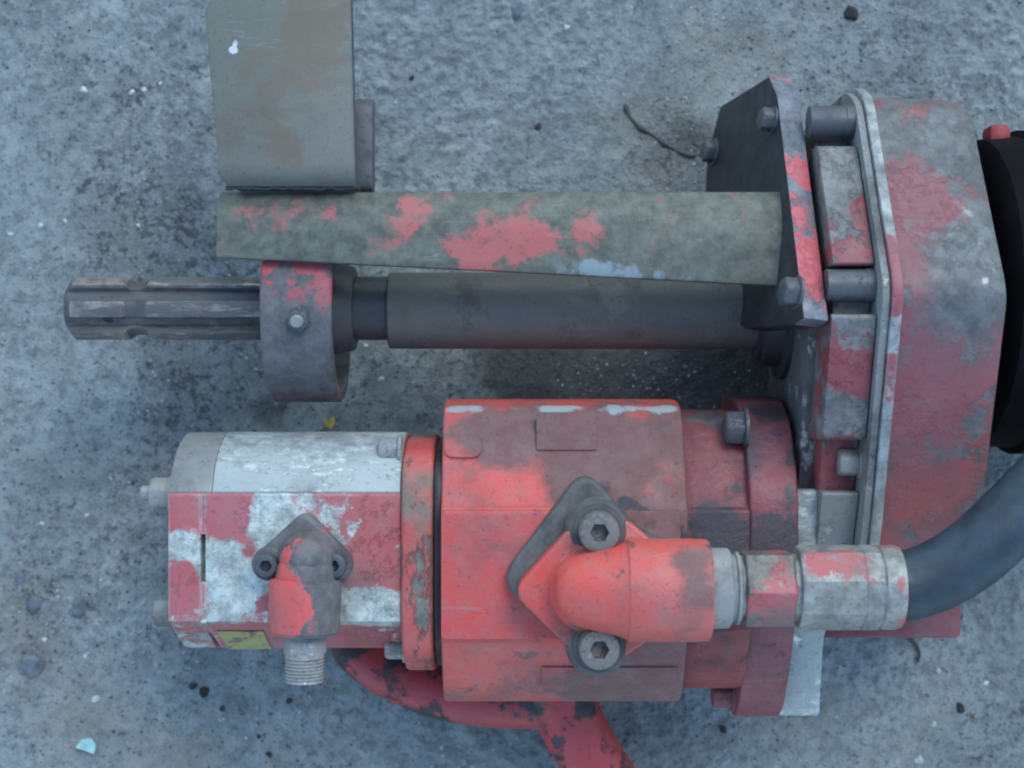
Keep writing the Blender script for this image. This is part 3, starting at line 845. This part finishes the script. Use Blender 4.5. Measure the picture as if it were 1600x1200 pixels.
link('elbow_riser', lathe((cxs + .001, EY, .190), (0, 0, 1), [(0, .0262), (.0062, .0240), (.0085, .0218), (.0125, .0200), (.0165, .0190), (.0165, 0)], 40), M_elbow, elbow)
for py in (833, 1016):
    c = P(937, py, .2095); c.z = .1955
    link('cap_screw', capscrew(c + Vector((0, 0, .0014)), (0, 0, 1), .0100, .0125, .0047, .0065), M_screw, elbow)
    link('screw_boss', lathe(c - Vector((0, 0, .006)), (0, 0, 1), [(0, .0165), (.0050, .0152), (.0066, .0135), (.0068, 0)], 36), M_base, elbow)
    link('washer', lathe(c + Vector((0, 0, .0008)) - Vector((0, 0, .0004)), (0, 0, 1), [(0, .0122), (.0013, .0122), (.0018, .0117), (.0018, 0)], 32), M_base, elbow)
# adapter at the end of the elbow
link('pipe_adapter', lathe((0, EY + .001, EZ), (1, 0, 0), [(ex(1114), .0190), (ex(1117), .0200), (ex(1146), .0196), (ex(1150), .0182), (ex(1151), .0165), (ex(1156), .0165), (ex(1158), .0178), (ex(1163), .0178), (ex(1165), .0160), (ex(1180), .0160), (ex(1180), 0)], 40), M_zinc, elbow)

# --- gear pump at the end
GPx0, GPx1, GPx2, GPx3, GPx4 = PX(270, .150), PX(318, .155), PX(325, .155), PX(628, .155), X0
GS = [(-.0575, .1620), (-.0560, .1600), (-.0440, .1530), (-.0330, .1390), (-.0275, .1200), (-.0270, .09), (-.04, .05), (-.08, .030), (-.12, .045), (-.1440, .08), (-.1460, .118), (-.1275, .1540), (-.1245, .1580), (-.1235, .1620)]
gsr = [.0008, .001, .01, .01, .012, .02, .02, .03, .02, .02, .01, .004, .002, .001]
gpump = link('gear_pump', bevel(prism_x(rpoly(GS, gsr, 4), GPx2, GPx3), .0008, 2, 40), M_gp, unit)
gpump['label'] = 'aluminium gear pump body with flaking red paint'
ec = prism_x(rpoly([(y * 1.0, z - .0003) for y, z in GS], gsr, 4), GPx0, GPx1)
link('end_cover', bevel(ec, .0012, 2, 40), M_gp, gpump)
# bare rounded shoulder casting on body and cover
def shell(x0, x1, lift, mat, name, x0b=None):
    pts = [(-.0572, .1600), (-.0560, .1604), (-.0440, .1534), (-.0330, .1394), (-.0272, .1205), (-.0268, .105), (-.034, .105)]
    pts = [(y + lift * .3, z + lift) for y, z in pts]
    return link(name, bevel(prism_x(rpoly(pts, [0, .001, .011, .011, .011, 0, 0], 5), x0, x1), .0006, 2, 40), mat, gpump)
shell(PX(338, .15), GPx3 - .0004, .0010, M_alu, 'body_shoulder')
shell(GPx0 + .0006, PX(337, .15), .0004, M_alu2, 'cover_shoulder')
# gasket, notched where the seam shows as a slot
gk = [(-.0575, .1612), (-.0560, .1594), (-.0440, .152), (-.0330, .1385), (-.0275, .1195), (-.0275, .09), (-.04, .05), (-.12, .045), (-.1400, .08), (-.1405, .118), (-.1295, .1495), (-.1240, .1612), (-.103, .1612), (-.103, .154), (-.078, .154), (-.078, .1612)]
link('seam_gasket', prism_x(gk, GPx1 - .0002, GPx2 + .0002), M_gp, gpump)
EPP = [(-.030, .128), (-.036, .150), (-.048, .163), (-.066, .1665), (-.124, .1665), (-.143, .155), (-.156, .126), (-.158, .09), (-.14, .05), (-.09, .03), (-.045, .045), (-.028, .08)]
ep = link('end_plate', bevel(prism_x(rpoly(EPP, .008, 4), GPx3 + .0002, GPx4 - .0045), .0022, 3), M_gearflange, gpump)
ep['label'] = 'red painted plate between gear pump and main pump'
link('spigot', bevel(prism_x(rpoly([(y * .97 - .0028, z * .975) for y, z in EPP], .008, 4), GPx4 - .0044, GPx4 + .001), .001), M_plate, gpump)
def xbolt(px0, px1, py, z, r, mat, parent, rot=0.1, dirn=-1):
    x1 = PX(px1, z)
    link('bolt', hexhead((x1, PY(py, z), z), (dirn, 0, 0), r, abs(x1 - PX(px0, z)), rot, 0), mat, parent)
xbolt(592, 627, 706, .142, .0080, M_zinc, gpump)
xbolt(602, 634, 1010, .125, .0078, M_zinc, gpump, .3)
xbolt(236, 270, 772, .135, .0092, M_zinc, gpump, .2)
xbolt(243, 280, 957, .136, .0082, M_zinc, gpump, .5)
link('bolt_stud', lathe((PX(240, .135), PY(770, .135), .135), (-1, 0, 0), [(0, .0040), (.006, .0038), (.0068, .003), (.0068, 0)], 16), M_zinc, gpump)
# manufacturer's yellow sticker on the lower side
q0, q1 = Vector((-.1460, .1180)), Vector((-.1275, .1540))
dv = (q1 - q0)
nv = Vector((-dv.y, dv.x)).normalized()
a0, a1 = q0 + dv * .10 + nv * .0004, q0 + dv * .86 + nv * .0004
yl = prism([Vector((PX(352, .135), a0.x, a0.y)), Vector((PX(418, .135), a0.x, a0.y)), Vector((PX(418, .135), a1.x, a1.y)), Vector((PX(346, .135), a1.x, a1.y))], (0, nv.x * .0003, nv.y * .0003))
link('sticker', yl, M_yellow, gpump)
# small elbow with two-bolt flange
zf0, zf1 = .1615, .1735
sf = zpoly([(476, 796), (546, 868), (548, 900), (520, 912), (430, 915), (398, 896), (398, 868)], zf0, zf1, [22, 16, 16, 10, 10, 16, 16])
se = link('small_elbow', bevel(sf, .0028, 3, 40), M_smallelbow, unit)
se['label'] = 'grey cast elbow with one red side on the gear pump'
ez = .1800
ecx = PX(471, ez + .018)
link('elbow_barrel', lathe((ecx, PY(862, ez), ez), (-.03, -1, 0), [(0, 0.0), (.0005, .0080), (.0030, .0120), (.0075, .0145), (.0130, .0152), (.0135, .0152), (.0145, .0178), (.0165, .0184), (.0395, .0182), (.0412, .0168), (.0412, 0)], 40), M_smallelbow, se)
link('elbow_saddle', lathe((ecx, PY(874, ez), .1725), (0, 0, 1), [(0, .0150), (.006, .0146), (.012, .0130), (.017, .0098), (.0205, .005), (.0212, 0)], 40), M_smallelbow, se)
for px, rr_ in ((416, .0058), (521, .0064)):
    c = P(px, 884, zf1 + .008); c.z = zf1
    link('screw_boss', lathe(c - Vector((0, 0, .004)), (0, 0, 1), [(0, .0090), (.0052, .0086), (.0060, .0080), (.0060, 0)], 28), M_smallelbow, se)
    link('cap_screw', capscrew(c + Vector((0, 0, .0015)), (0, 0, 1), rr_, .0085, .0031, .005), M_bolt, se)
nc = Vector((ecx - .0008, PY(862, ez) - .0405, ez))
link('hex_nut', hexhead(nc, (0, -1, 0), .0112, .0125, math.radians(0)), M_zinc, se)
thr = []
for k in range(7):
    thr += [(.0130 + k * .0017, .0101), (.0130 + k * .0017 + .00085, .0092)]
link('threaded_stub', lathe(nc, (0, -1, 0), [(.010, .0096)] + thr + [(.0252, .0098), (.0256, .0090), (.0256, .0062), (.018, .0060), (.018, 0)], 28), M_zinc, se)

# ------------------------------------------------------------------ black hydraulic hose
HY, HZ = PY(910, .2045), .2045
hose = empty('hydraulic_hose', (PX(1250, HZ), HY, .17), 'thick blue-black rubber hydraulic hose with steel ferrule screwed to the red elbow', 'hose')
nut = bmesh.new()
lathe((0, EY + .001, HZ), (1, 0, 0), [(ex(1168), .0172), (ex(1171), .0203), (ex(1246), .0203), (ex(1250), .0176), (ex(1250), 0)], 6, nut, math.radians(30))
bevel(nut, .0007, 2, 20)
link('coupling_nut', nut, M_nut, hose)
ang = .004
fp = [(ex(1248), .0165), (ex(1256), .0165), (ex(1257), .0195), (ex(1261), .0204), (ex(1355), .0204), (ex(1357), .0200), (ex(1359), .0204), (ex(1384), .0204), (ex(1386), .0198), (ex(1389), .0206), (ex(1412), .0207), (ex(1420), .0200), (ex(1421), .0180), (ex(1421), 0)]
fb = lathe((0, EY + .0014, HZ), (1, 0, 0), fp, 48)
for v in fb.verts:                       # eight crimping jaws have left flats along the ferrule
    if ex(1259) < v.co.x < ex(1386):
        a = math.atan2(v.co.z - HZ, v.co.y - EY - .0014) + .25
        k = math.cos(math.pi / 8) / math.cos((a % (math.pi / 4)) - math.pi / 8)
        k = 1 + (k - 1) * .85
        v.co.y = EY + .0014 + (v.co.y - EY - .0014) * k * 1.03
        v.co.z = HZ + (v.co.z - HZ) * k * 1.03
link('ferrule', fb, M_ferrule, hose, smooth=14)
hp = [(ex(1400), EY + .0014, HZ), (ex(1440), EY + .0026, HZ), (ex(1490), EY + .0085, HZ + .001), (ex(1540), EY + .0188, HZ + .003), (ex(1590), EY + .0330, HZ + .004), (ex(1645), EY + .0490, HZ + .002), (ex(1720), EY + .066, HZ - .014), (ex(1810), EY + .080, HZ - .062), (ex(1900), EY + .088, .09), (ex(1990), EY + .088, .03), (ex(2080), EY + .084, .014)]
hpath = spline(hp, 8)
link('hose_tube', tube(hpath, .0173, 32), M_rubber, hose)

# ------------------------------------------------------------------ black guard behind the gearbox
gd = lathe((.2500, .050, .115), (1, 0, 0), [(0, .060), (.001, .078), (.004, .0835), (.022, .0850), (.024, .0885), (.030, .0885), (.033, .085), (.050, .088), (.053, .0915), (.060, .0915), (.064, .088), (.095, .094), (.11, .094), (.11, 0)], 56)
guard = link('shaft_guard', gd, M_guard)
tag(guard, 'black ribbed rubber shaft guard standing against the gearbox rear', 'shaft guard')
cl = bmesh.new()
box(.257, .269, .1285, .1400, .118, .134, cl)
bevel(cl, .003, 2)
link('clip', cl, M_clip, guard)

# ------------------------------------------------------------------ red over-painted branched hose on the dirt
rh = empty('branched_hose', tuple(P(850, 1090, 0)), 'red painted rubber hose with a branch, lying on dirt under the pump', 'hose')
hp = [(528, 1000, .016), (560, 1025, .019), (610, 1052, .023), (680, 1080, .027), (760, 1092, .030), (830, 1094, .032), (880, 1088, .034)]
path = spline([P(*p) for p in hp], 7)
rad = list(np.interp(np.linspace(0, 1, len(path)), [0, .08, .3, .6, 1], [.0070, .0110, .0150, .0165, .0175]))
link('hose_arm', tube(path, rad, 28, flat=1.0), M_redhose, rh)
hp2 = [(850, 1035, .036), (868, 1075, .036), (888, 1120, .034), (918, 1175, .030), (960, 1240, .026), (1010, 1310, .022)]
path2 = spline([P(*p) for p in hp2], 7)
rad2 = list(np.interp(np.linspace(0, 1, len(path2)), [0, .25, 1], [.0205, .0200, .0190]))
link('hose_branch', tube(path2, rad2, 28, flat=1.0), M_redhose, rh)

# ------------------------------------------------------------------ stones and litter
def stone(name, px, py, r, mat, label, cat, group=None, sx=1.0, sy=1.0, sz=.55, sink=.42, seed=0):
    rs = random.Random(seed + int(px * 7 + py))
    bm = bmesh.new()
    bmesh.ops.create_icosphere(bm, subdivisions=2, radius=1.0)
    a = rs.uniform(0, 6.28)
    dirs = [Vector((rs.gauss(0, 1), rs.gauss(0, 1), rs.gauss(0, 1))).normalized() for _ in range(7)]
    for v in bm.verts:
        k = 1.0
        for d in dirs:
            q = v.co.normalized().dot(d)
            if q > .50: k = min(k, .50 / q * 1.12)
        v.co *= k * rs.uniform(.95, 1.04)
        x, y = v.co.x * sx, v.co.y * sy
        v.co = Vector((x * math.cos(a) - y * math.sin(a), x * math.sin(a) + y * math.cos(a), v.co.z * sz)) * r
    p = P(px, py, 0)
    zg = gz(p.x, p.y)
    for v in bm.verts: v.co += Vector((p.x, p.y, zg + r * sz * (1 - 2 * sink) * .9))
    o = link(name, bm, mat, smooth=12)
    return tag(o, label, cat, group)

for px, py, r, lb in ((48, 945, .0085, 'blue-grey stone between the largest blue stone and the smallest one'), (118, 952, .0080, 'blue-grey stone in the dirt closest to the gear pump end bolts'), (42, 1040, .0110, 'largest blue-grey stone half sunk in the dirt'), (25, 905, .0055, 'smallest of the blue-grey stones sunk in the dirt')):
    stone('stone', px, py, r * .85, M_stone_dark, lb, 'stone', 'blue-grey stones in the dirt')
stone('stone', 808, 18, .0055, M_stone_dark, 'small grey stone with pale cap on bare dirt above the bracket bar', 'stone')
stone('stone', 1330, 20, .0060, M_stone_coal, 'dark stone at the top of the dirt beyond the gearbox', 'stone')
stone('stone', 437, 632, .0050, M_stone_dark, 'small grey stone at the foot of the shaft ring', 'stone')
SPOTS = [((110, 250), 'beside the bent square plate'), ((150, 420), 'near the splined shaft tip'), ((120, 720), 'between the shaft tip and the gear pump end'), ((590, 570), 'in the gap between shaft sleeve and gear pump'),
         ((90, 950), 'among the blue-grey stones'), ((150, 1120), 'near the turquoise chip'), ((390, 1110), 'below the gear pump threaded stub'), ((540, 1040), 'by the end of the red hose'), ((780, 1190), 'under the red hose branch'),
         ((1130, 1120), 'by the lower corner of the red flange'), ((1470, 1070), 'near the curved twig below the black hose'), ((860, 60), 'on bare dirt beyond the bracket bar'), ((280, 90), 'close to the edge of the square plate')]
def where(px, py): return min(SPOTS, key=lambda q: (q[0][0] - px) ** 2 + (q[0][1] - py) ** 2)[1]
for px, py, r in ((318, 1082, .0058), (300, 1074, .0040), (842, 195, .0034), (536, 1036, .0040), (643, 120, .0030), (1505, 1108, .0050), (1160, 1060, .0040), (940, 1052 + 130, .003), (346, 1108, .0032), (450, 1096, .0038), (404, 1152, .0028), (420, 1180, .0030), (1500, 955 + 10, .0042), (1130, 1140, .0048)):
    stone('cinder', px, py, r * .72, M_stone_coal, ('tiny' if r < .0036 else 'larger') + ' black cinder lying ' + where(px, py), 'cinder', 'black cinders on the dirt', sx=1.15, seed=3)
for px, py, r in ((145, 1096, .0048), (62, 1003, .0032), (62, 352, .0030), (215, 352, .0028), (100, 345, .0028), (130, 140, .0050), (205, 145, .0035), (225, 140, .0035), (250, 130, .003), (15, 365, .003), (1462, 1135, .0042), (1470, 1050, .0036), (1440, 1190, .0055), (1545, 1070, .003), (132, 922 - 115, .0026), (85, 935, .0022), (595, 592, .0034), (570, 540, .0028), (128, 1028, .0022), (690, 1170, .0022), (885, 40, .004), (60, 820, .003), (240, 1042, .0022)):
    stone('pebble', px, py, r * .62, M_stone_pale, ('tiny' if r < .0030 else 'larger') + ' pale pebble lying ' + where(px, py), 'pebble', 'pale pebbles on the dirt', sx=1.2, seed=5)
chip = bmesh.new()
cpx = [(118, 1168), (128, 1155), (143, 1152), (151, 1163), (148, 1178), (136, 1172)]
cz0 = gz(*P(135, 1165, 0)[:2]) + .0016
prism([Vector((PX(a, cz0), PY(b, cz0), cz0 + (i % 3) * .0006)) for i, (a, b) in enumerate(cpx)], (0, 0, .0016), chip)
bevel(chip, .0004, 1)
tag(link('plastic_chip', chip, M_chip), 'pale turquoise broken chip lying flat on dirt', 'chip')
lf = bmesh.new()
lz = gz(*P(514, 660, 0)[:2]) + .0022
prism([Vector((PX(a, lz), PY(b, lz), lz + (i % 2) * .001)) for i, (a, b) in enumerate([(505, 654), (513, 658), (521, 650), (524, 660), (517, 670), (509, 664)])], (0, 0, .0006), lf)
tag(link('leaf_scrap', lf, M_ochre), 'bright yellow scrap of leaf on dirt beside gear pump', 'leaf')
tw = bmesh.new()
pth_ = []
for a, b in ((978, 160), (985, 178), (1000, 195), (1022, 208), (1040, 222), (1062, 234), (1085, 240), (1100, 238)):
    q = P(a, b, 0); pth_.append(Vector((q.x, q.y, gz(q.x, q.y) + .0004)))
tube(spline(pth_, 4), [.0013 + .0007 * math.sin(k * .9) for k in range(29)], 8, tw)
tag(link('twig', tw, M_twig), 'dark crooked twig on bare dirt beside the mounting plate', 'twig')
tw = bmesh.new()
pth_ = []
for a, b in ((1405, 996), (1420, 995), (1432, 1005), (1438, 1020), (1437, 1036)):
    q = P(a, b, 0); pth_.append(Vector((q.x, q.y, gz(q.x, q.y) + .0015)))
tube(spline(pth_, 4), .0011, 8, tw)
tag(link('twig', tw, M_twig), 'thin curved dark twig on dirt below the hose ferrule', 'twig')

# loose grit: thousands of crumbs, joined
def grit(name, n, mat, rmin, rmax, seed, label, thr):
    r = np.random.default_rng(seed)
    pos = np.stack([r.uniform(-.42, .42, n * 4), r.uniform(-.33, .33, n * 4)], 1)
    dens = vnoise(pos[:, 0] * 14 + 30, pos[:, 1] * 14 + 30, seed + 1)
    pos = pos[dens > thr][:n]
    n = len(pos)
    base = np.array([(1, 0, 0), (-1, 0, 0), (0, 1, 0), (0, -1, 0), (0, 0, 1), (0, 0, -1)], float)
    tri = np.array([(0, 2, 4), (2, 1, 4), (1, 3, 4), (3, 0, 4), (2, 0, 5), (1, 2, 5), (3, 1, 5), (0, 3, 5)])
    rad = rmin + (rmax - rmin) * r.random(n) ** 3
    ang = r.uniform(0, 6.28, n)
    v = base[None] * r.uniform(.55, 1.25, (n, 6, 1)) * rad[:, None, None]
    c, s = np.cos(ang)[:, None], np.sin(ang)[:, None]
    x, y = v[..., 0] * c - v[..., 1] * s, v[..., 0] * s + v[..., 1] * c
    z = v[..., 2] * .7 + height(pos[:, 0], pos[:, 1])[:, None] + rad[:, None] * .25
    V = np.stack([x + pos[:, :1], y + pos[:, 1:], z], -1).reshape(-1, 3)
    F = (tri[None] + (np.arange(n) * 6)[:, None, None]).reshape(-1, 3)
    m = bpy.data.meshes.new(name)
    m.from_pydata(V.tolist(), [], F.tolist())
    m.materials.append(mat)
    o = bpy.data.objects.new(name, m)
    COL.objects.link(o)
    o['kind'] = 'stuff'
    tag(o, label, 'grit')
grit('dark_grit', 4200, M_grit_dark, .0004, .0013, 3, 'dark crumbs of cinder scattered over the dirt', .52)
grit('grey_grit', 7000, M_grit_grey, .0005, .0016, 9, 'grey grit scattered over the dirt', .38)
grit('pale_grit', 2800, M_stone_pale, .0003, .0011, 15, 'pale grains scattered over the dirt', .42)
